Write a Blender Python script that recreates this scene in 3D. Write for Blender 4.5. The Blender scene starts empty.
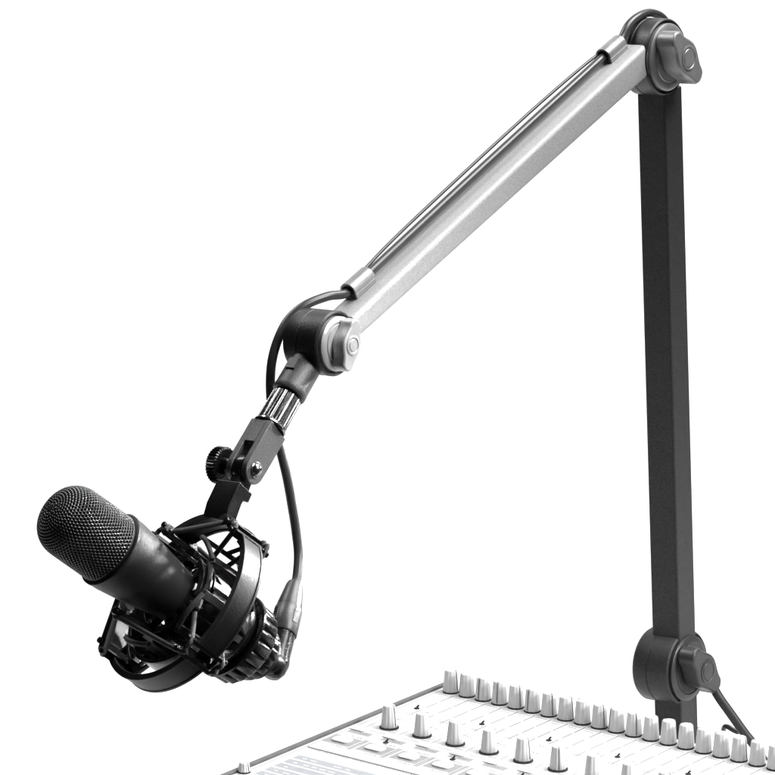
import bpy, bmesh, math, random
from mathutils import Vector, Matrix
random.seed(4)
C = bpy.context.scene.collection
PI = math.pi
MM = 0.001                      # everything below is written in millimetres
GROUND = 75.0                   # height of the mixer's faceplate above the table sweep

# ------------------------------------------------------------------ materials
def nodes(name):
    m = bpy.data.materials.new(name); m.use_nodes = True
    nt = m.node_tree
    return m, nt, nt.nodes['Principled BSDF']

def mat(name, col, rough=.5, metal=0., grain=0., gscale=900., rvar=0., spec=.5, cvar=0., cscale=140., coat=0.):
    m, nt, b = nodes(name)
    c = (col, col, col) if not isinstance(col, tuple) else col
    b.inputs['Base Color'].default_value = (*c, 1)
    b.inputs['Roughness'].default_value = rough
    b.inputs['Metallic'].default_value = metal
    b.inputs['Specular IOR Level'].default_value = spec
    b.inputs['Coat Weight'].default_value = coat
    tc = nt.nodes.new('ShaderNodeTexCoord')
    if grain:
        n = nt.nodes.new('ShaderNodeTexNoise'); n.inputs['Scale'].default_value = gscale
        n.inputs['Detail'].default_value = 4
        nt.links.new(tc.outputs['Object'], n.inputs['Vector'])
        bp = nt.nodes.new('ShaderNodeBump'); bp.inputs['Strength'].default_value = grain
        bp.inputs['Distance'].default_value = .0004
        nt.links.new(n.outputs['Fac'], bp.inputs['Height'])
        nt.links.new(bp.outputs['Normal'], b.inputs['Normal'])
    if rvar:
        n2 = nt.nodes.new('ShaderNodeTexNoise'); n2.inputs['Scale'].default_value = 70
        n2.inputs['Detail'].default_value = 6
        nt.links.new(tc.outputs['Object'], n2.inputs['Vector'])
        mr = nt.nodes.new('ShaderNodeMapRange')
        mr.inputs['From Min'].default_value = .3; mr.inputs['From Max'].default_value = .7
        mr.inputs['To Min'].default_value = max(.03, rough - rvar); mr.inputs['To Max'].default_value = rough + rvar
        nt.links.new(n2.outputs['Fac'], mr.inputs['Value'])
        nt.links.new(mr.outputs['Result'], b.inputs['Roughness'])
    if cvar:
        n3 = nt.nodes.new('ShaderNodeTexNoise'); n3.inputs['Scale'].default_value = cscale
        n3.inputs['Detail'].default_value = 8
        nt.links.new(tc.outputs['Object'], n3.inputs['Vector'])
        r3 = nt.nodes.new('ShaderNodeValToRGB')
        lo = tuple(max(0, x * (1 - cvar)) for x in c); hi = tuple(x * (1 + cvar) for x in c)
        r3.color_ramp.elements[0].color = (*lo, 1); r3.color_ramp.elements[0].position = .35
        r3.color_ramp.elements[1].color = (*hi, 1); r3.color_ramp.elements[1].position = .65
        nt.links.new(n3.outputs['Fac'], r3.inputs['Fac'])
        nt.links.new(r3.outputs['Color'], b.inputs['Base Color'])
    return m

M_TUBE  = mat('lit_arm_paint', .415, .50, .2, .7, 1900, .02, .4, .16, 1300)  # black arm paint made pale: the glare on the tube is in its colour
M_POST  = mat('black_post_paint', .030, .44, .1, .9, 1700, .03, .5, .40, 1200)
M_CAPL  = mat('lit_joint_cap', .50, .38, .3, .3, 1300, .06, .5, .06)  # brightly lit copy of the joint cap, light put into the base colour
M_CAPM  = mat('half_lit_joint_cap', .25, .38, .3, .3, 1300, .06, .5, .08)  # less lit copy of the same cap, its light also in the colour
M_JOINT = mat('black_joint_casting', .014, .42, .0, .5, 1300, .08, .5, .2)
M_CAP   = mat('dark_joint_cap', .05, .40, .25, .3, 1300, .06, .5, .1)
M_KNOB  = mat('wing_knob_plastic', .07, .38, .1, .3, 1100, .06)
M_CHROME= mat('bright_plated_metal', .30, .20, 1., .1, 900, .06)
M_CAST  = mat('cast_grey_metal', .085, .40, .4, .5, 1600, .04, .5, .18, 1000)
M_MOUNT = mat('gloss_black_plastic', .007, .24, 0., .25, 700, .08, .42)
M_HOOP  = mat('satin_black_hoop', .010, .42, 0., .35, 900, .08, .42)
M_CORD  = mat('elastic_cord', .016, .5, 0., .8, 2500)
M_CABLE = mat('cable_rubber', .05, .30, 0., .15, 1500, .015)
M_BODY  = mat('mic_body_paint', .016, .50, .15, .35, 1800, .02)
M_GRILL = mat('grille_steel', .11, .28, .75, .1, 1500, .06)
M_FOAM  = mat('grille_foam', .008, .95, 0., .6, 900)
M_PLUG  = mat('plug_metal', .07, .36, .45, .3, 1600, .03, .5, .12, 1000)
M_WHITE = mat('white_faceplate', .68, .45, 0., .1, 500, .05)
M_KWHITE= mat('white_knob_plastic', .70, .42, 0., .2, 900, .05)
M_GAP   = mat('dark_gap_rubber', .02, .7)
M_RAIL  = mat('grey_side_rail', .12, .45, .2, .3, 700, .05, .5, .15)
M_INK   = mat('grey_print_ink', .15, .6)
M_PLATE = mat('pale_grey_print', .31, .5, 0, .1, 500, 0, .5, .06)
M_LCD   = mat('pale_blue_grey_legend', (.37, .38, .40), .5, 0, .1, 400, 0, .5, .08)
M_SWEEP = mat('white_paper_sweep', .86, .8, 0., .1, 300, 0, .2)

# ------------------------------------------------------------------ mesh building
class MB:
    def __init__(s, T=None):
        s.v = []; s.f = []; s.m = []; s.T = T or Matrix.Identity(4)
    def add(s, vs, fs, T=None, mi=0):
        X = s.T @ T if T else s.T
        o = len(s.v)
        s.v += [X @ Vector(p) for p in vs]
        s.f += [tuple(i + o for i in f) for f in fs]; s.m += [mi] * len(fs)
        return s
    def lathe(s, prof, n=48, T=None, closed=False, mi=0, a0=0., a1=2 * PI):
        full = abs(a1 - a0 - 2 * PI) < 1e-6
        k = n if full else n + 1
        vs = []; fs = []
        for r, z in prof:
            for i in range(k):
                a = a0 + (a1 - a0) * i / n
                vs.append((r * math.cos(a), r * math.sin(a), z))
        L = len(prof)
        for j in range(L if closed else L - 1):
            j2 = (j + 1) % L
            for i in range(n):
                i2 = (i + 1) % k
                fs.append((j * k + i, j * k + i2, j2 * k + i2, j2 * k + i))
        if not closed:
            if prof[0][0] > 1e-6 and full: fs.append(tuple(range(k))[::-1])
            if prof[-1][0] > 1e-6 and full: fs.append(tuple((L - 1) * k + i for i in range(k)))
        elif not full:
            fs.append(tuple(j * k for j in range(L))[::-1]); fs.append(tuple(j * k + n for j in range(L)))
        return s.add(vs, fs, T, mi)
    def prism(s, poly, h0, h1, T=None, mi=0):
        n = len(poly)
        vs = [(u, v, h0) for u, v in poly] + [(u, v, h1) for u, v in poly]
        fs = [tuple(range(n))[::-1], tuple(range(n, 2 * n))]
        fs += [(i, (i + 1) % n, n + (i + 1) % n, n + i) for i in range(n)]
        return s.add(vs, fs, T, mi)
    def box(s, a, b, T=None, mi=0):
        return s.prism([(a[0], a[1]), (b[0], a[1]), (b[0], b[1]), (a[0], b[1])], a[2], b[2], T, mi)
    def tube(s, pts, r, n=16, T=None, closed=False, mi=0, sub=6):
        P = spline(pts, sub, closed) if sub > 1 else [Vector(p) for p in pts]
        N = len(P); vs = []; fs = []
        tan = []
        for i in range(N):
            if closed: t = P[(i + 1) % N] - P[i - 1]
            else: t = P[min(i + 1, N - 1)] - P[max(i - 1, 0)]
            tan.append(t.normalized())
        u = tan[0].orthogonal().normalized()
        for i in range(N):
            u = (u - tan[i] * u.dot(tan[i])).normalized(); w = tan[i].cross(u)
            rr = r(i / (N - 1)) if callable(r) else r
            for k in range(n):
                a = 2 * PI * k / n
                vs.append(P[i] + (u * math.cos(a) + w * math.sin(a)) * rr)
        for i in range(N if closed else N - 1):
            i2 = (i + 1) % N
            for k in range(n):
                k2 = (k + 1) % n
                fs.append((i * n + k, i * n + k2, i2 * n + k2, i2 * n + k))
        if not closed:
            fs.append(tuple(range(n))[::-1]); fs.append(tuple((N - 1) * n + k for k in range(n)))
        return s.add(vs, fs, T, mi)
    def build(s, name, material, parent=None, bevel=0., seg=3, angle=35, label=None):
        me = bpy.data.meshes.new(name)
        me.from_pydata([tuple(p * MM) for p in s.v], [], s.f)
        me.validate()
        bm = bmesh.new(); bm.from_mesh(me)
        bmesh.ops.recalc_face_normals(bm, faces=bm.faces); bm.to_mesh(me); bm.free()
        ms = material if isinstance(material, (list, tuple)) else [material]
        for x in ms: me.materials.append(x)
        if len(ms) > 1 and len(me.polygons) == len(s.m): me.polygons.foreach_set('material_index', s.m)
        me.shade_smooth()
        me.set_sharp_from_angle(angle=math.radians(angle))
        o = bpy.data.objects.new(name, me); C.objects.link(o)
        if parent: o.parent = parent
        if bevel:
            b = o.modifiers.new('bevel', 'BEVEL'); b.width = bevel * MM; b.segments = seg
            b.limit_method = 'ANGLE'; b.angle_limit = math.radians(35); b.harden_normals = True
        if label: o['label'] = label
        return o

def spline(pts, sub=6, closed=False):
    P = [Vector(p) for p in pts]; n = len(P); out = []
    for i in range(n if closed else n - 1):
        if closed: p0, p1, p2, p3 = P[i - 1], P[i], P[(i + 1) % n], P[(i + 2) % n]
        else: p0, p1, p2, p3 = P[max(i - 1, 0)], P[i], P[i + 1], P[min(i + 2, n - 1)]
        for k in range(sub):
            t = k / sub
            out.append(.5 * ((2 * p1) + (p2 - p0) * t + (2 * p0 - 5 * p1 + 4 * p2 - p3) * t * t + (3 * p1 - p0 - 3 * p2 + p3) * t ** 3))
    if not closed: out.append(P[-1])
    return out

def frame(o, x, y, z):
    return Matrix(((x[0], y[0], z[0], o[0]), (x[1], y[1], z[1], o[1]), (x[2], y[2], z[2], o[2]), (0, 0, 0, 1)))

def thing(name, label, cat, T=None, group=None):
    o = bpy.data.objects.new(name, None); C.objects.link(o)
    if T is not None:
        W = T.copy(); W.translation = W.translation * MM
        o.matrix_world = W
    o.empty_display_size = .02
    o['label'] = label; o['category'] = cat
    if group: o['group'] = group
    return o

def copy_part(o, parent, loc):
    c = o.copy(); C.objects.link(c); c.parent = parent; c.location = Vector(loc) * MM
    for ch in o.children:
        d = ch.copy(); C.objects.link(d); d.parent = c
    return c

# ------------------------------------------------------------------ frames (mm)
R3 = math.radians(3)
ARM = Matrix.Translation((149.37, 45, 31.82 + GROUND)) @ Matrix.Rotation(-R3, 4, 'Y')
MIC = frame((138.734, -433.742, 192.155 + GROUND),
            (.29726967, .56308741, .77107932), (.90797954, -.41649287, -.04590045), (.29530307, .71376906, -.63508254))
A2M = MIC.inverted() @ ARM      # arm coordinates to microphone coordinates
# in the arm's own frame the arm lies in the plane y, z and every hinge turns about x
HX = lambda x, y, z: frame((x, y, z), (0, 1, 0), (0, 0, 1), (1, 0, 0))   # local z -> arm x

# ================================================================== BOOM ARM
arm = thing('boom_arm', 'long grey studio boom arm standing upright behind the white mixer', 'boom arm', ARM)

post = MB().prism([(-10.6, -10.3), (10.6, -10.3), (10.6, 10.3), (-10.6, 10.3)], 22, 386)
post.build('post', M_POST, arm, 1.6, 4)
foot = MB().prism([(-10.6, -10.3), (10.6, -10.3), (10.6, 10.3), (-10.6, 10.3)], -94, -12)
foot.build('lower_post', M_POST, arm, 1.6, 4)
base = MB(Matrix.Rotation(R3, 4, 'Y'))
base.lathe([(0, -106.5), (30, -106.5), (31.5, -104.5), (31.5, -99), (29, -96), (16, -94), (15, -88), (0, -88)], 56, Matrix.Translation((-5, 0, 0)))
base.build('base_plate', M_JOINT, arm)

def wing(sc, depth):
    pts = []
    L = 15. * sc
    n = 26
    def hw(u):
        q = abs(u) / L
        w = (4.6 + 3.4 * math.cos(PI * min(q * 1.25, 1) / 2) ** 2) * sc
        return w
    up = []
    for i in range(n + 1):
        u = -L + 2 * L * i / n
        e = max(0, (abs(u) - (L - 3.6 * sc)) / (3.6 * sc))
        up.append((u, hw(u) * math.sqrt(max(0, 1 - e * e * .92))))
    pts = up + [(u, -v) for u, v in reversed(up)]
    return pts

def joint(name, y, z, Rr, x0, x1, kdir, sc, depth, mc, mk, mh):
    T = HX(0, y, z)
    h = MB()
    h.lathe([(0, x0), (Rr - 4, x0), (Rr - 1.3, x0 + 1.0), (Rr, x0 + 3), (Rr, x0 + (x1 - x0) * .42), (Rr - .35, x0 + (x1 - x0) * .42 + .3),
             (Rr - .35, x0 + (x1 - x0) * .42 + .9), (Rr, x0 + (x1 - x0) * .42 + 1.2), (Rr, x1 - 1.0), (Rr - .9, x1),
             (Rr - 1.6, x1), (Rr - 2.0, x1 - 1.4), (0, x1 - 1.4)], 96, T)
    ho = h.build(name, mh, arm)
    c = MB()
    rc = Rr - 3.0
    c.lathe([(0, x1 - 1.6), (rc, x1 - 1.6), (rc, x1 + 1.2), (rc - 1.2, x1 + 2.2), (rc * .80, x1 + 2.5), (rc * .78, x1 + 2.2), (rc * .75, x1 + 2.2),
             (rc * .73, x1 + 2.9), (0, x1 + 3.1)], 96, T)
    c.build('joint_cap', mc, ho)
    u = Vector((kdir[0], kdir[1], 0)).normalized(); v = Vector((-u.y, u.x, 0))
    K = T @ frame((0, 0, 0), u, v, (0, 0, 1))
    k = MB()
    k.prism(wing(sc, depth), x1 + 2.6, x1 + 2.6 + depth, K)
    ko = k.build('wing_knob', mk, ho, 1.5 * sc, 4)
    b = MB()
    r = 5.6 * sc
    zt = x1 + 2.6 + depth
    b.lathe([(r, zt - .6), (r, zt + .35), (r - .6, zt + .6), (r - 1.1, zt + .6), (r - 1.5, zt + .15), (r - 2.1, zt + .15), (r - 2.5, zt + .6), (0, zt + .75)], 48, K)
    b.build('knob_boss', mk, ko)
    return ho

joint('base_joint', 0, 4.2, 24.6, -19, 10, (.68, -.73), 1.42, 13, M_CAP, M_CAP, M_POST)  # housing takes the lighter post paint, painting in light bounced off the ground
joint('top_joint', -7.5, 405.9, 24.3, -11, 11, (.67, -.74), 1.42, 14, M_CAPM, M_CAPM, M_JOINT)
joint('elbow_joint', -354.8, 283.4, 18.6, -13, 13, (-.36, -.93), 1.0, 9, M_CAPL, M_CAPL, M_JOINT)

# upper tube: profile in the arm plane, its lower end hollowed round the elbow
td = Vector((0, .9363, .3513)); tn = Vector((0, -.3513, .9363))
TT = frame((0, 0, 0), td, tn, (1, 0, 0))            # (along, normal) with extrusion along arm x
n0, n1 = 380.2, 393.8
def top_n(u): return n1 + (u + 212) * 6. / 330       # the tube thickens towards the post
ec = Vector((0, -354.8, 283.4)); eu, en = ec.dot(td), ec.dot(tn)
def rounded(hw, b0, b1, r, k=7):
    pts = []
    for cx, cn_, a0 in ((hw - r, b1 - r, 0), (-hw + r, b1 - r, 90), (-hw + r, b0 + r, 180), (hw - r, b0 + r, 270)):
        for i in range(k + 1):
            a = math.radians(a0 + 90 * i / k); pts.append((cx + r * math.cos(a), cn_ + r * math.sin(a)))
    return pts
def loft(rings):
    vs = []; fs = []; n = len(rings[0])
    for rg in rings: vs += rg
    for q in range(len(rings) - 1):
        for i in range(n): fs.append((q * n + i, q * n + (i + 1) % n, (q + 1) * n + (i + 1) % n, (q + 1) * n + i))
    fs.append(tuple(range(n))[::-1]); fs.append(tuple((len(rings) - 1) * n + i for i in range(n)))
    return MB().add(vs, fs, TT)
# rounded square tube; its lower end is scooped to the elbow's radius
def scoop(nn, Rc): return eu + math.sqrt(max(1., Rc * Rc - (nn - en) ** 2))
lo = rounded(10.4, n0, n1, 3.2)
hi = rounded(10.4, n0, top_n(118), 3.2)
tube = loft([[(scoop(nn, 23.2), nn, x) for x, nn in lo], [(scoop(nn, 23.2) + .35, nn, x * .999) for x, nn in lo]] +
            [[((-205 + 323 * t), a[1] + (b[1] - a[1]) * t, a[0]) for a, b in zip(lo, hi)] for t in (0, .25, .5, .75, 1)])
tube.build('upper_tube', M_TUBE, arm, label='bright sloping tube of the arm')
lo2 = rounded(10.1, n0 + .3, n1 - .3, 3.0)
fit = loft([[(eu + 4, nn, x) for x, nn in lo2], [(scoop(nn, 22.6), nn, x) for x, nn in lo2]])
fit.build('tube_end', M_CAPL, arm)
fit2 = MB()
fit2.prism([(118.5, n0 + 1), (136, n0 + 1), (136, n1 + 4), (118.5, n1 + 4)], -9.4, 9.4, TT)
fit2.build('tube_end', M_JOINT, arm, 1.2, 3)

# saddle clips that hold the cable on top of the tube
def clip(u0, u1, x=-5.2):
    c = MB()
    prof = []
    n1 = top_n((u0 + u1) / 2)
    for i in range(15):
        a = PI * (-.10 + 1.2 * i / 14)
        prof.append((x + 5.6 * math.cos(a), n1 + 4.2 + 5.4 * math.sin(a)))
    for i in range(15):
        a = PI * (1.10 - 1.2 * i / 14)
        prof.append((x + 4.2 * math.cos(a), n1 + 4.2 + 4.0 * math.sin(a)))
    P = frame((0, 0, 0), (1, 0, 0), tn, td)
    c.prism(prof, u0, u1, P)
    c.box((x - 5.6, n1 + .1, u0), (x - 4.1, n1 + 3, u1), P)
    c.box((x + 4.1, n1 + .1, u0), (x + 5.6, n1 + 3, u1), P)
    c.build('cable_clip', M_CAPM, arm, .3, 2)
clip(-192, -172); clip(93, 113)

# stem below the elbow
sd = Vector((0, -.76, -.65)).normalized(); sx = Vector((1, 0, 0)); sy = sd.cross(sx)
ST = frame(ec, sx, sy, sd)
st = MB()
st.lathe([(0, 8), (9.6, 8), (9.7, 34), (9.9, 35), (9.9, 37.6), (9.2, 38.6), (7.2, 38.6), (7.2, 36), (0, 36)], 56, ST)
st.box((-3.2, 8.2, 20), (3.2, 10.6, 27), ST)
st.build('stem', M_CAST, arm, 0)
st2 = MB(); st2.lathe([(0, 35), (6.6, 35), (6.6, 44), (0, 44)], 40, ST); st2.build('threaded_stud', M_JOINT, arm)

# ================================================================== SHOCK MOUNT (hangs on the arm's stud)
mount = thing('shock_mount', 'black spider shock mount with elastic cords and knurled clamp hung from the arm', 'shock mount', MIC)
AM = A2M
col = MB(AM)
nr = 30
prof = []
vs = []; fs = []
levels = [(39.6, 8.4, 0), (40.4, 8.6, 1), (59.5, 9.0, 1), (60.4, 8.8, 0)]
kk = nr * 6
for zz, rr, kn in levels:
    for i in range(kk):
        ph = i % 6
        d = (0, .75, 1, 1, 1, .75)[ph] * .85 if kn else .1
        a = 2 * PI * i / kk
        vs.append(((rr - .85 + d) * math.cos(a), (rr - .85 + d) * math.sin(a), zz))
for j in range(len(levels) - 1):
    for i in range(kk):
        fs.append((j * kk + i, j * kk + (i + 1) % kk, (j + 1) * kk + (i + 1) % kk, (j + 1) * kk + i))
fs.append(tuple(range(kk))); fs.append(tuple(3 * kk + i for i in range(kk)))
col.add(vs, fs, ST)
col.build('knurled_collar', M_CHROME, mount, angle=25)
wsh = MB(AM); wsh.lathe([(0, 60.6), (9.6, 60.6), (9.8, 61.6), (9.4, 62.4), (0, 62.4)], 48, ST); wsh.build('washer', M_CHROME, mount)

# clamp: block with two cheeks round the pivot;  local: x = arm x, y = sy, z = along the stem
PV = 91.0
def cheek_poly(z0, w, z1, r, k=14):
    p = [(-w, z0), (w, z0), (w, z1 - 6), (r, z1)]
    for i in range(1, k):
        a = PI * i / k
        p.append((r * math.cos(a), z1 + r * math.sin(a)))
    p += [(-r, z1), (-w, z1 - 6)]
    return p
CH = ST @ frame((0, 0, 0), (0, 1, 0), (0, 0, 1), (1, 0, 0))     # (across, along) extruded along x
cl = MB(AM)
cl.prism(cheek_poly(62.6, 8.6, PV, 8.4), 3.5, 7.4, CH)
cl.build('clamp_cheek', M_CAST, mount, .7, 3)
cl = MB(AM)
cl.prism(cheek_poly(62.6, 8.6, PV, 8.4), -7.4, -3.5, CH)
cl.build('clamp_cheek', M_CAST, mount, .7, 3)
cl = MB(AM)
cl.prism([(-8.5, 62.7), (8.5, 62.7), (8.5, 78), (-8.5, 78)], -3.48, 3.48, CH)
cl.build('clamp_block', M_CAST, mount, .4, 2)
PVT = ST @ Matrix.Translation((0, 0, PV)) @ Matrix.Rotation(PI / 2, 4, 'Y')
bo = MB(AM)
bo.lathe([(4.6, 7.2), (4.6, 7.9), (4.1, 8.2), (3.9, 7.9), (3.7, 8.6), (2.9, 9.8), (1.5, 10.5), (0, 10.7)], 40, PVT)
bo.build('pivot_bolt', M_CHROME, mount)
wh = MB(AM)
nk = 34; kk = nk * 4; vs = []; fs = []
lv = [(-14.2, 8.6, 0), (-14.2, 9.6, 0), (-15.0, 10.6, 1), (-20.4, 10.6, 1), (-21.2, 9.6, 0), (-21.2, 6, 0)]
for zz, rr, kn in lv:
    for i in range(kk):
        d = (0, .6, 1, .6)[i % 4] * .9 if kn else .6
        a = 2 * PI * i / kk
        vs.append(((rr - .9 + d) * math.cos(a), (rr - .9 + d) * math.sin(a), zz))
for j in range(len(lv) - 1):
    for i in range(kk):
        fs.append((j * kk + i, j * kk + (i + 1) % kk, (j + 1) * kk + (i + 1) % kk, (j + 1) * kk + i))
fs.append(tuple(range(kk))); fs.append(tuple((len(lv) - 1) * kk + i for i in range(kk)))
wh.add(vs, fs, PVT)
wh.lathe([(0, -7.5), (5.4, -7.5), (5.4, -14.3), (0, -14.3)], 36, PVT)
wh.build('thumb_wheel', M_MOUNT, mount, angle=30)

# tongue: eye between the cheeks, then a wide black bracket with a hooked rear edge
AX = frame((0, 0, 0), (0, 1, 0), (0, 0, 1), (1, 0, 0))         # arm plane polygon (y, z) extruded along arm x
pv = ST @ Vector((0, 0, PV))
eye = MB(AM)
eye.lathe([(0, -3.2), (7.9, -3.2), (8.1, -2.6), (8.1, 2.6), (7.9, 3.2), (0, 3.2)], 48, PVT)
eye.prism([(pv.y - 7, pv.z - 1), (pv.y + 5, pv.z - 3), (pv.y - 4, pv.z - 15), (pv.y - 16, pv.z - 11)], -3.2, 3.2, AX)
eye.build('pivot_eye', M_MOUNT, mount, .3, 2)
tg = MB(AM)
tg.prism([(-438.6, 220.6), (-428.6, 211.6), (-432.2, 207.4), (-436.4, 209.2), (-438.2, 207.6), (-444.6, 198.4),
          (-453.0, 202.2), (-449, 209.6)], -8.2, 8.0, AX)
tg.build('hanger_bracket', M_MOUNT, mount, .6, 3)

# ---- hoop, cradle, cords in the microphone's own frame: z runs towards the tail
def arc_band(r0, r1, z0, z1, a0, a1, n=40):
    m = MB()
    m.lathe([(r0, z0), (r1, z0), (r1, z1), (r0, z1)], n, None, True, 0, math.radians(a0), math.radians(a1))
    return m
GAPS = (17, 111, 205, 299)
HR = 52.0
for i, g in enumerate(GAPS):
    g2 = GAPS[(i + 1) % 4] + (360 if i == 3 else 0)
    m = arc_band(HR - 2.6, HR, -6.5, 6.5, g + 6.5, g2 - 6.5)
    # thickened lips at both rims
    m.lathe([(HR - 3.4, -7.3), (HR + .5, -7.3), (HR + .5, -5.6), (HR - 3.4, -5.6)], 40, None, True, 0, math.radians(g + 6), math.radians(g2 - 6))
    m.lathe([(HR - 3.4, 5.6), (HR + .5, 5.6), (HR + .5, 7.3), (HR - 3.4, 7.3)], 40, None, True, 0, math.radians(g + 6), math.radians(g2 - 6))
    m.build('hoop_segment', M_HOOP, mount, .35, 2)
def pol(r, deg, z):
    a = math.radians(deg); return Vector((r * math.cos(a), r * math.sin(a), z))
for g in GAPS:                                  # bridges: two bars along the axis and a web set inwards
    b = MB()
    for s in (-1, 1):
        T = Matrix.Rotation(math.radians(g + s * 5.2), 4, 'Z')
        b.box((HR - 4.2, -1.3, -12), (HR + .4, 1.3, 11), T)
        b.lathe([(0, -2.2), (1.7, -2.2), (2.0, -1), (1.2, 0), (1.2, 3.2), (0, 3.2)], 14, T @ Matrix.Translation((HR - 1.6, 0, -13.2)))
        b.lathe([(0, -3.2), (1.2, -3.2), (1.2, 0), (2.0, 1), (1.7, 2.2), (0, 2.2)], 14, T @ Matrix.Translation((HR - 1.6, 0, 12.2)))
    b.lathe([(HR - 8.5, 1), (HR - 6.3, 1), (HR - 6.3, 9), (HR - 8.5, 9)], 12, None, True, 0, math.radians(g - 9), math.radians(g + 9))
    for s in (-1, 1):
        T = Matrix.Rotation(math.radians(g + s * 8.0), 4, 'Z')
        b.box((HR - 8.4, -1.2, 1.2), (HR - 2.4, 1.2, 8.8), T)
    b.build('hoop_bridge', M_MOUNT, mount, .3, 2)

ARMS = (-6, 88, 172, 250)
ZF = (-33, -10, -33, -26)
for g, zf in zip(ARMS, ZF):                     # cradle arms: three reach forward past the hoop, the near one is short
    T = Matrix.Rotation(math.radians(g), 4, 'Z')
    b = MB()
    b.prism([(zf, 23.4), (zf + 1, 26.6), (22, 25.6), (33, 21.5), (33, 17.5), (20, 21.8)], -2.3, 2.3, T @ frame((0, 0, 0), (0, 0, 1), (1, 0, 0), (0, 1, 0)))
    b.lathe([(0, -2.2), (2.1, -1.7), (2.5, 0), (2.1, 1.7), (0, 2.2)], 16, T @ Matrix.Translation((25.4, 0, zf - .5)))
    b.build('cradle_arm', M_MOUNT, mount, .5, 2)
CAGE = (-3, 37, 74, 112, 150, 190, 228, 266, 312)
for g in CAGE:                                   # cage of short bars between the jaws and the hoop
    T = Matrix.Rotation(math.radians(g), 4, 'Z')
    b = MB()
    b.prism([(-14, 33.2), (-13, 35.6), (17, 36.4), (30, 24.0), (30, 21.4), (16, 33.4)], -2.6, 2.6, T @ frame((0, 0, 0), (0, 0, 1), (1, 0, 0), (0, 1, 0)))
    b.build('cage_bar', M_HOOP, mount, .5, 2)
for a0, a1 in ((-3, 37), (74, 112), (150, 190), (228, 266)):
    m = MB()
    m.tube([pol(34.4, a0 + (a1 - a0) * k / 6, -13.2 - 2.2 * math.sin(PI * k / 6)) for k in range(7)], 1.5, 12, None, False, 0, 3)
    m.build('cage_loop', M_CORD, mount)
for a0, a1 in ((36, 75), (111, 151), (189, 229), (265, 313)):
    m = arc_band(34.2, 36.2, 12, 16.5, a0, a1, 16)
    m.build('cage_band', M_HOOP, mount, .3, 2)
for a0, a1 in ((8, 74), (101, 160), (184, 238), (262, 340)):     # curved jaws that hug the body between the arms
    m = arc_band(21.2, 23.8, -9, -1, a0, a1, 20)
    m.lathe([(20.6, -9.9), (24.6, -9.9), (24.6, -8.2), (20.6, -8.2)], 20, None, True, 0, math.radians(a0), math.radians(a1))
    m.lathe([(20.6, -1.6), (24.6, -1.6), (24.6, -.2), (20.6, -.2)], 20, None, True, 0, math.radians(a0), math.radians(a1))
    for q in (a0 + 12, a1 - 12):
        m.box((14.0, -1.6, -7), (22, 1.6, -2), Matrix.Rotation(math.radians(q), 4, 'Z'))
        m.box((20.4, -2.2, -2), (23.4, 2.2, 29), Matrix.Rotation(math.radians((a0 + a1) / 2), 4, 'Z')) if q < (a0 + a1) / 2 else None
    m.build('cradle_jaw', M_MOUNT, mount, .3, 2)
for a0, a1 in ((118, 198), (212, 292)):          # inner guards on the far and low side of the hoop
    m = arc_band(37.5, 39.5, -3, 15, a0, a1, 24)
    for q in (a0 + 6, (a0 + a1) / 2, a1 - 6):
        m.box((24, -1.4, 3), (38, 1.4, 14), Matrix.Rotation(math.radians(q), 4, 'Z'))
    m.build('inner_guard', M_MOUNT, mount, .4, 2)
cb = MB()
cb.lathe([(13.6, 18), (16.5, 18), (19, 22), (22.6, 28), (22.6, 33), (20, 36.5), (13.6, 36.5)], 64, None, True)
cb.lathe([(15, 0), (15.8, 0), (16.4, 19), (14.8, 19)], 48, None, True)
cb.build('cradle_cup', M_MOUNT, mount, angle=40)

def nut(r, z0, z1, ribs, depth):
    m = MB(); vs = []; fs = []
    kk = ribs * 8
    lv = [(z0, 14, 0), (z0, r - depth, 0), (z0 + 1.2, r, 1), (z1 - 1.5, r - .6, 1), (z1, r - depth - .4, 0), (z1, 10, 0)]
    for zz, rr, kn in lv:
        for i in range(kk):
            t = (i % 8) / 8
            d = -depth * (1 - abs(math.sin(PI * t)) ** .6) if kn else 0
            a = 2 * PI * i / kk
            vs.append(((rr + d) * math.cos(a), (rr + d) * math.sin(a), zz))
    for j in range(len(lv) - 1):
        for i in range(kk):
            fs.append((j * kk + i, j * kk + (i + 1) % kk, (j + 1) * kk + (i + 1) % kk, (j + 1) * kk + i))
    m.add(vs, fs); return m
n_ = nut(24.2, 38, 51, 20, 1.9)
n_.lathe([(24.6, 36.6), (25.4, 37.0), (25.4, 38.4), (23, 38.6), (23, 36.6)], 72, None, True)
n_.build('locking_nut', M_MOUNT, mount, angle=50)
n2 = nut(17.0, 51.2, 60, 18, 1.0)
n2.build('rear_ring', M_MOUNT, mount, angle=50)

# elastic cords zigzag between the bridges' pegs and the cradle arms
def cord(zo, zis, ro, ri):
    P = []
    for i, g in enumerate(GAPS):
        n = (i + 1) % 4
        a_prev = ARMS[i]; a_next = ARMS[n] + (360 if i == 3 else 0)
        P += [pol(ri, a_prev + 4, zis[i] + .5), pol(ro, g - 5.2, zo), pol(ro + .9, g, zo), pol(ro, g + 5.2, zo)] + ([pol(27.5, 6, -3), pol(25.6, 28, -5.5), pol(25.6, 50, -6.5), pol(25.6, 70, -7.5)] if i == 0 and zo < 0 else []) + [pol(ri, a_next - 4, zis[n] + .5), pol(ri + .8, a_next, zis[n])]
    return MB().tube(P, 1.45, 12, None, True, 0, 5)
cord(-12.2, [z + 2 for z in ZF], HR - 1.2, 27.6).build('elastic_cord', M_CORD, mount)
cord(11.8, (8, 9, 8, 8), HR - 1.2, 26.6).build('elastic_cord', M_CORD, mount)

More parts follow.
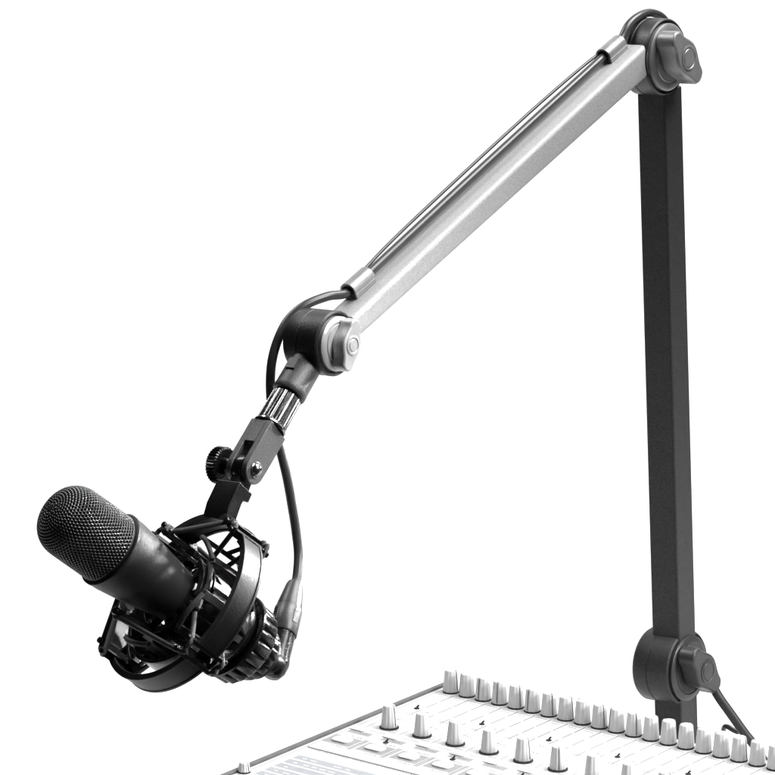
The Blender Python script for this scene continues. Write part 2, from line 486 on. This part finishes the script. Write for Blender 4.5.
for i, g in enumerate(GAPS):
    m = MB()
    a, c = CAGE[(0, 2, 5, 7)[i]], CAGE[(1, 3, 6, 8)[i]]
    m.tube([pol(35.6, a, 6), pol(44, (a + g) / 2, 8.5), pol(HR - 3.4, g - 4, 9.5), pol(HR - 2.6, g, 9.8), pol(HR - 3.4, g + 4, 9.5), pol(44, (c + g) / 2, 8.5), pol(35.6, c, 6)], 1.35, 12, None, False, 0, 4)
    m.build('elastic_cord', M_CORD, mount)

# ================================================================== MICROPHONE
mic = thing('microphone', 'black broadcast microphone with perforated round grille tilted in its shock mount', 'microphone', MIC)
b = MB()
b.lathe([(18.2, -57.4), (21.4, -57.4), (22.1, -56.9), (22.1, -55.4), (21.8, -55.0), (21.6, -50), (20.2, -39), (17.9, -25), (15.6, -12), (14.2, -3),
         (13.4, 6), (13.2, 30), (13.2, 58), (12.6, 60), (12.6, 64), (9, 64.6), (0, 64.6)], 96)
b.build('body', M_BODY, mic, angle=40)
ring = MB(); ring.lathe([(19.0, -59.6), (20.2, -59.6), (20.2, -57.8), (19.0, -57.8)], 96, None, True)
ring.build('grille_ring', M_JOINT, mic)

# grille: every hole is real - a staggered lattice wrapped round the dome
GR = 20.35
prof = []
zc, dome = -84.0, 17.0
L1 = abs(zc - (-59.0))
N = 200
pp = [(GR, -59.0)]
for i in range(1, N + 1):
    a = PI / 2 * i / N
    pp.append((GR * math.cos(a) ** .78, zc - dome * math.sin(a) ** .92))
cum = [0.]
for i in range(1, len(pp)):
    cum.append(cum[-1] + math.hypot(pp[i][0] - pp[i - 1][0], pp[i][1] - pp[i - 1][1]))
def on_prof(s):
    s = max(0, min(cum[-1], s))
    lo, hi = 0, len(cum) - 1
    while hi - lo > 1:
        md = (lo + hi) // 2
        if cum[md] <= s: lo = md
        else: hi = md
    t = (s - cum[lo]) / max(1e-9, cum[hi] - cum[lo])
    a, c = pp[lo], pp[hi]
    r, z = a[0] + (c[0] - a[0]) * t, a[1] + (c[1] - a[1]) * t
    dr, dz = c[0] - a[0], c[1] - a[1]
    l = math.hypot(dr, dz) or 1
    return r, z, -dz / l, dr / l
def surf(ang, s, d):
    r, z, nr_, nz_ = on_prof(s)
    r += nr_ * d; z += nz_ * d
    return (r * math.cos(ang), r * math.sin(ang), z)
g = MB()
s = 0.; row = 0
PITCH = 1.72
while s < cum[-1] - 2.0:
    r = on_prof(s + PITCH / 2)[0]
    if r < 1.6: break
    cols = 60 if r > 14.5 else 40 if r > 9 else 24 if r > 5 else 12
    da = 2 * PI / cols
    for j in range(cols):
        a0 = (j + .5 * (row % 2)) * da
        outer = []; lip = []; deep = []
        K = 12
        for k in range(K):
            q = 2 * PI * k / K
            cu, sv = math.cos(q), math.sin(q)
            mx = max(abs(cu), abs(sv))
            ou, ov = .5 * cu / mx, .5 * sv / mx
            outer.append(surf(a0 + (.5 + ou) * da, s + (.5 + ov) * PITCH, .10))
            lip.append(surf(a0 + (.5 + .37 * cu) * da, s + (.5 + .33 * sv) * PITCH, -.04))
            deep.append(surf(a0 + (.5 + .33 * cu) * da, s + (.5 + .29 * sv) * PITCH, -.85))
        vs = outer + lip + deep
        fs = []
        for k in range(K):
            k2 = (k + 1) % K
            fs.append((k, k2, K + k2, K + k)); fs.append((K + k, K + k2, 2 * K + k2, 2 * K + k))
        g.add(vs, fs)
    s += PITCH; row += 1
rend = on_prof(s)
cap = [surf(2 * PI * k / 24, s, .1) for k in range(24)]
g.add(cap, [tuple(range(24))])
go = g.build('grille', M_GRILL, mic, angle=75)
fo = MB()
fo.lathe([(18.6, -58)] + [(max(0, pp[i][0] - .75), pp[i][1] + .72) for i in range(0, len(pp), 5)], 64)
fo.build('foam_liner', M_FOAM, go)

# ================================================================== MICROPHONE CABLE (runs over the arm, ends in an angled plug)
AW = ARM
cable = thing('microphone_cable', 'black cable clipped along the top of the arm and looping down to the microphone', 'cable', ARM)
ph = math.radians(-36)
M2A = ARM.inverted() @ MIC
bend = M2A @ Vector((0, 0, 72)); pdir = (M2A.to_3x3() @ Vector((math.cos(ph), math.sin(ph), 0))).normalized()
tail = (M2A.to_3x3() @ Vector((0, 0, 1))).normalized()
tip = bend + pdir * 55.5
run = [(0, 8.5, 426), (0, -6.2, 433.5), (0, -19.9, 433.4), (0, -34.8, 428.0), (0, -47.5, 421.3),]
def on_tube(u, nn, x=0): 
    v = td * u + tn * nn; return (x, v.y, v.z)
cn = 4.2
def on_tube(u, dn, x=0):
    v = td * u + tn * (top_n(u) + dn); return (x, v.y, v.z)
run = [(-3, 20, 398), (-4, 20.5, 412), (-4.5, 14.5, 426.5), (-5, 1.3, 432.4), (-5, -12.4, 432.2), (-5, -25.5, 427.6), on_tube(113, cn + .2, -5.2), on_tube(93, cn, -5.2), on_tube(60, cn + .2, -5.0), on_tube(10, cn + .5, -5.0), on_tube(-60, cn + .6, -5.0),
       on_tube(-130, cn + .3, -5), on_tube(-172, cn, -5.2), on_tube(-192, cn, -5.2)]
run += [(-8, -335.0, 305.6), (-12.5, -350.0, 302.6), (-16.5, -360.1, 296.1), (-17, -369.1, 287.3), (-17.5, -375.0, 276.4), (-18, -377.2, 264.9), (-17.5, -378.2, 252), (-15.5, -378.8, 238),
        (-11.5, -379.2, 224), (-8, -378.9, 208.7), (-6.2, -377.6, 191), (-5, -376.8, 177), (-2.6, -378.6, 164.5)]
run += [tip + pdir * 5, tip - pdir * 1.5]
cs = MB(); cs.tube(run, 2.7, 18, None, False, 0, 9)
cs.build('cable_sheath', M_CABLE, cable)
pf = frame(bend, pdir.orthogonal().normalized(), pdir.cross(pdir.orthogonal().normalized()), pdir)
pl = MB()
pl.tube([bend - tail * 9, bend - tail * 3, bend + tail * .5 + pdir * 2.0, bend + pdir * 7, bend + pdir * 14, bend + pdir * 22.5], 7.4, 32, None, False, 0, 8)
pl.lathe([(0, -7), (4.5, -6.4), (6.8, -3), (7.4, 0), (7.4, 3)], 32, pf)
pl.build('angled_plug', M_MOUNT, cable, angle=50)
sl = MB(); sl.lathe([(0, 21), (7.9, 21), (8.2, 21.6), (8.0, 37.4), (7.6, 38), (0, 38)], 48, pf)
for k in range(4):
    sl.box((7.4, -1.6, 27), (8.5, 1.6, 35), pf @ Matrix.Rotation(k * PI / 2 + .5, 4, 'Z'))
sl.build('plug_sleeve', M_PLUG, cable)
rl = MB(); rl.lathe([(0, 38.1), (7.4, 38.1), (7.3, 40), (5.0, 53.5), (4.2, 55.5), (2.4, 56), (0, 56)], 48, pf)
rl.build('strain_relief', M_PLUG, cable)

# second thinner line lying beside it between the clips
line = thing('control_line', 'thin second line stretched beside the cable between the two arm clips', 'cable', ARM)
l2 = MB(); l2.tube([on_tube(106, cn + 1.2, -7.0), on_tube(80, cn + 2.2, -9.4), on_tube(20, cn + 2.9, -10.8), on_tube(-60, cn + 2.9, -10.8), on_tube(-130, cn + 2.6, -10.2), on_tube(-165, cn + 2.0, -8.6), on_tube(-178, cn + 1.2, -7.0)], 1.05, 14, None, False, 0, 8)
l2.build('line_sheath', M_CABLE, line)

# tail of cable behind the mixer
tc = thing('tail_cable', 'dark cable dropping from the base joint behind the mixer knobs', 'cable', ARM)
t1 = MB(); t1.tube([(2, 22, 4), (10, 23, 0), (19.5, 14, -8.8), (26, 12, -16.5), (33.2, 12, -24.7), (39.6, 12, -31.9), (46, 12, -39), (53, 13, -47), (62, 18, -64), (76, 40, -92), (110, 90, -99)], 3.15, 16, None, False, 0, 8)
t1.build('cable_sheath', M_CABLE, tc)
t2 = MB(); t2.tube([(24, 20, -48), (25, 18, -41), (27.5, 16, -37.4), (31, 15, -37.0), (34.5, 15, -38.4), (38, 16, -39.4), (42, 17, -37)], 1.7, 12, None, False, 0, 6)
t2.build('cable_tie', M_CABLE, tc)

# ================================================================== MIXER
MX = Matrix.Translation((0, 0, GROUND))
mixer = thing('mixing_console', 'white audio mixing console with two rows of white knobs below the arm', 'mixer', MX)
X0, X1, YB, YF = -14.5, 330., 11., -330.
ch = MB()
ch.prism([(YB - 1, -68), (YB - 1, -1.2), (YF, -1.2), (YF - 6, -8), (YF - 6, -50), (YF + 8, -68)], X0 + 4.5, X1 - 4.5, frame((0, 0, 0), (0, 1, 0), (0, 0, 1), (1, 0, 0)))
ch.build('chassis', M_WHITE, mixer, 2, 3)
for (fx, fy) in ((10, -10), (300, -10), (10, -310), (300, -310)):
    f_ = MB(); f_.lathe([(0, -74.9), (8, -74.9), (9, -68.1), (0, -68.1)], 24, Matrix.Translation((fx, fy, 0))); f_.build('foot', M_GAP, mixer)
fp = MB(); fp.box((X0 + 4.4, YF, -1.2), (X1 - 4.4, YB - 1, 0)); face = fp.build('faceplate', M_WHITE, mixer)
for xa, xb in ((X0, X0 + 4.3), (X1 - 4.3, X1)):
    r_ = MB()
    r_.prism([(YB, -66), (YB, 1.6), (YF, 1.6), (YF - 8, -8), (YF - 8, -50), (YF + 8, -66)], xa, xb, frame((0, 0, 0), (0, 1, 0), (0, 0, 1), (1, 0, 0)))
    r_.build('side_rail', M_RAIL, mixer, 1.0, 3)

# printed legends, each a skin of ink above the plate
P = 13.4; D0, DX = 12.26, 26.8
ink = MB()
def strip(m, x0, x1, y0, y1, z=.06): m.box((x0, y0, z - .05), (x1, y1, z))
rng = random.Random(9)
for i in range(25):
    x = (i + .5) * P
    y = -7.0
    for _ in range(3):
        ln = rng.uniform(11, 18); strip(ink, x - .36, x + .36, y - ln, y); y -= ln + rng.uniform(2, 6)
    if i % 2 == 0:
        strip(ink, x - .2, x + .2, -78, -62)
for i in range(24):
    x = i * P
    strip(ink, x - 4.6, x + 4.6, -8.8, -8.4); strip(ink, x - 3.4, x + 3.4, -12.2, -11.9)
for j in range(12):
    x = D0 + j * DX
    strip(ink, x - 9, x + 3, -72.8, -72.5); strip(ink, x - 7, x + 7, -96.6, -96.2)
    strip(ink, x - 13.2, x - 12.9, -98, -74); strip(ink, x + 4, x + 11, -91.4, -91.1)
    for k in range(9):
        a = math.radians(-140 + 35 * k) + PI / 2
        p = Matrix.Translation((x, -84.5, 0)) @ Matrix.Rotation(a, 4, 'Z')
        ink.box((7.6, -.15, .01), (8.8, .15, .06), p)
strip(ink, X0 + 7.2, X0 + 7.6, -325, 4); strip(ink, X0 + 9.4, X0 + 9.6, -325, -90)
for i in range(24):
    for k in range(9):
        a = math.radians(-140 + 35 * k) + PI / 2
        ink.box((6.0, -.14, .01), (6.6, .14, .06), Matrix.Translation((i * P, 0, 0)) @ Matrix.Rotation(a, 4, 'Z'))
rm = random.Random(21)
for j in range(12):                                 # rows of tiny legend marks beside the controls
    for (yy, n_) in ((-54, 3), (-67.5, 4), (-104.6, 3), (-112.6, 4), (-133.8, 5)):
        x = D0 + j * DX - 9
        for k in range(n_):
            w_ = rm.uniform(.7, 2.2); strip(ink, x, x + w_, yy - .55, yy + .35); x += w_ + rm.uniform(.5, 1.1)
ink.build('printed_lines', M_INK, face)
pl_ = MB()
for j in range(12):
    x = 5.0 + 27 * j
    strip(pl_, x - 11.6, x + 9.6, -131.5, -115.5, .05)
    strip(pl_, x - 10, x + 7.5, -107.5, -101.5, .05)
pl_.build('printed_panels', M_PLATE, face)
for j in range(12):
    lad = MB()
    x = 18.4 + 26.9 * j - 1.2
    for k in range(13):
        y = -136 + k * 1.75
        strip(lad, x - 1.8, x + 1.8, y, y + .8, .09)
    lad.build('meter_scale', M_INK, face)
lg = MB()
for k in range(8):
    y = -162 - k * 9.5
    strip(lg, X0 + 14, X1 - 14, y - 7.2, y, .05)
lg.build('legend_panel', M_LCD, face)
dash = MB()
for k in range(150):
    x = X0 + 13 + k * 2.1
    if k % 11 not in (4,): strip(dash, x, x + 1.1, -149.0, -148.5, .07)
dash.build('dashed_line', M_GAP, face)
sc_ = MB(); sc_.box((X0 + 9, -147.5, .02), (X1 - 10, -136.6, .9)); sc_.build('write_on_strip', M_WHITE, mixer, .3, 2)
tx = MB()
rng = random.Random(3)
for k in range(8):
    y = -165.5 - k * 9.5
    x = X0 + 20
    while x < X1 - 26:
        w_ = rng.uniform(2, 7); 
        if rng.random() < .7: strip(tx, x, x + w_, y - 1.3, y, .09)
        x += w_ + rng.uniform(2, 5)
tx.build('legend_marks', M_WHITE, face)

# push buttons (white pads)
def pad(w, h, z):
    pts = []
    r = min(w, h) * .32
    for cx, cy, a0 in ((w / 2 - r, h / 2 - r, 0), (-w / 2 + r, h / 2 - r, 90), (-w / 2 + r, -h / 2 + r, 180), (w / 2 - r, -h / 2 + r, 270)):
        for k in range(5):
            a = math.radians(a0 + 22.5 * k); pts.append((cx + r * math.cos(a), cy + r * math.sin(a)))
    return MB().prism(pts, .02, z)
proto = pad(13.5, 9.5, 1.3).build('push_button', M_KWHITE, mixer, .35, 2)
proto.location = Vector((5.0 - 1, -123.5, 0)) * MM
for j in range(1, 12): copy_part(proto, mixer, (5.0 - 1 + 27 * j, -123.5, 0))
proto2 = pad(11.5, 7, .8).build('push_button', M_KWHITE, mixer, .3, 2)
proto2.location = Vector((-1.5 , -99, 0)) * MM
for j in range(1, 12): copy_part(proto2, mixer, (-1.5 + 26.8 * j, -99, 0))
# tiny dark toggles
def toggle():
    t = MB()
    t.lathe([(0, .02), (1.9, .02), (1.8, .5), (1.1, .8), (0, .8)], 20)
    t.tube([(0, 0, .6), (.5, .4, 1.6), (1.2, 1.0, 2.4)], .62, 8, None, False, 0, 3)
    return t
tg0 = toggle().build('toggle_switch', M_GAP, mixer)
tg0.location = Vector((3.0, -42.3, 0)) * MM
for k in range(1, 6): copy_part(tg0, mixer, (3.0 + 53.4 * k, -42.3, 0))
for k in range(6): copy_part(tg0, mixer, (29.0 + 53.6 * k, -110, 0))

def make_knob(rb, rt, h, skirt, washer=.12):
    # fluted tapering cap above a dark gap
    kk = 11; n = kk * 6
    vs = []; fs = []
    lv = [(.9, rb - .3, 1), (1.3, rb, 1), (h * .55, rb + (rt - rb) * .5, 1), (h - .9, rt, 1), (h - .2, rt - .45, .5), (h, rt - 1.1, 0), (h, .01, 0)]
    for zz, rr, fl in lv:
        for i in range(n):
            t = (i % 6)
            d = -.34 * fl * (1, .55, .12, 0, .12, .55)[t]
            a = 2 * PI * i / n
            vs.append(((rr + d) * math.cos(a), (rr + d) * math.sin(a), zz))
    for j in range(len(lv) - 1):
        for i in range(n):
            fs.append((j * n + i, j * n + (i + 1) % n, (j + 1) * n + (i + 1) % n, (j + 1) * n + i))
    fs.append(tuple(range(n)))
    m = MB().add(vs, fs)
    if skirt: m.lathe([(rb - 1, .8), (skirt, .8), (skirt, 1.2), (rb - .2, 2.0)], 40)
    k = m.build('knob', M_KWHITE, mixer, angle=32)
    gp = MB(); rr = (skirt or rb) + washer
    gp.lathe([(0, .02), (rr, .02), (rr, .62), (rr - .6, .78), (0, .78)], 36); gp.build('knob_gap', M_GAP, k)
    pt = MB(); pt.box((rt - 2.3, -.28, h - .3), (rt + .08, .28, h + .06)); pt.prism([(rt - .5, h - .9), (rt + .10, h - .9), (rb + .12, 1.8), (rb - .5, 1.8)], -.26, .26, frame((0, 0, 0), (1, 0, 0), (0, 0, 1), (0, -1, 0)))
    pt.build('pointer', M_INK, k)
    return k
k1 = make_knob(5.5, 4.4, 15.8, 0)
k1.location = (0, 0, 0)
rng = random.Random(5)
for i in range(1, 24):
    c = copy_part(k1, mixer, (i * P, 0, 0)); c.rotation_euler.z = rng.uniform(0, 6.28)
k2 = make_knob(5.5, 4.1, 15.6, 0, 1.0)
k2.location = Vector((D0, -84.5, 0)) * MM
for j in range(1, 11):
    c = copy_part(k2, mixer, (D0 + j * DX, -84.5, 0)); c.rotation_euler.z = rng.uniform(0, 6.28)
k3 = make_knob(4.4, 3.6, 7.5, 0)
k3.location = Vector((-7.4, -209, 0)) * MM; k3.scale = (.9, .9, .9)
for j in range(1, 8): copy_part(k3, mixer, (-7.4 + 40 * j, -226, 0))

# ================================================================== SETTING: white paper sweep on the table
dv = Vector((-.615, .788, 0)); lv_ = Vector((.788, .615, 0))
cen = Vector((120, -120, 0))
sw = MB()
prof = [(-330, 0)] + [(900 * k / 6 - 0, 0) for k in range(0, 7)]
Rs = 450; s0 = 900
for k in range(1, 13):
    a = PI / 2 * k / 12
    prof.append((s0 + Rs * math.sin(a), Rs - Rs * math.cos(a)))
prof.append((s0 + Rs, 1700))
vs = []; fs = []
HW = 930
for s_, z_ in prof:
    for l_ in (-HW, HW):
        p = cen + dv * s_ + lv_ * l_; vs.append((p.x, p.y, z_))
for k in range(len(prof) - 1): fs.append((2 * k, 2 * k + 1, 2 * k + 3, 2 * k + 2))
sw.add(vs, fs)
swo = sw.build('backdrop', M_SWEEP, None, angle=60)
swo['kind'] = 'structure'

# ================================================================== LAMPS
def area(name, loc, target, size, power, sy=None, spread=180):
    L = bpy.data.lights.new(name, 'AREA'); L.energy = power; L.size = size
    if sy: L.shape = 'RECTANGLE'; L.size_y = sy
    L.spread = math.radians(spread)
    o = bpy.data.objects.new(name, L); C.objects.link(o)
    loc = Vector(loc); o.location = loc
    o.rotation_euler = (Vector(target) - loc).to_track_quat('-Z', 'Y').to_euler()
    return o
# overhead softbox (behind and above), key softbox with a grid on the right, two lamps for the paper
area('overhead_softbox', (.62, .30, 1.65), (.13, -.14, .25), .9, 31, .9)
area('key_softbox', (1.0, -.12, .98), (.14, -.41, .32), .36, .55, .36, 32)
area('rim_softbox', (.55, .585, .48), (.15, -.47, .215), .25, .60, .25, 9)
area('mixer_fill', (1.15, .10, .62), (.17, -.08, .06), .4, .54, .4, 26)  # added unseen fill, brightens the knobs' right faces and leaves the arm out
bc = cen * MM
pw = bc + dv * 1.2
area('backdrop_lamp', bc + dv * .45 + lv_ * .75 + Vector((0, 0, 1.5)), pw + Vector((0, 0, .55)), .5, 13)
area('backdrop_lamp', bc + dv * .45 - lv_ * .75 + Vector((0, 0, 1.5)), pw + Vector((0, 0, .55)), .5, 13)

w = bpy.data.worlds.new('World'); bpy.context.scene.world = w; w.use_nodes = True
w.node_tree.nodes['Background'].inputs['Color'].default_value = (1, 1, 1, 1)
w.node_tree.nodes['Background'].inputs['Strength'].default_value = .025

# ================================================================== CAMERA
cam = bpy.data.cameras.new('Camera'); co = bpy.data.objects.new('Camera', cam); C.objects.link(co)
cam.sensor_width = 36; cam.lens = 36 * 3594.6 / 775
cam.clip_start = .05; cam.clip_end = 50
yaw, pit = .653716, .232751
F = Vector((-math.sin(yaw) * math.cos(pit), math.cos(yaw) * math.cos(pit), -math.sin(pit)))
co.location = Vector((1369.44, -1857.89, 757.68 + GROUND)) * MM
co.rotation_euler = F.to_track_quat('-Z', 'Y').to_euler()
sc = bpy.context.scene
sc.camera = co
sc.view_settings.view_transform = 'Standard'; sc.view_settings.look = 'None'
sc.view_settings.exposure = 0; sc.view_settings.gamma = 1
sc.render.engine = 'CYCLES'
sc.cycles.max_bounces = 8
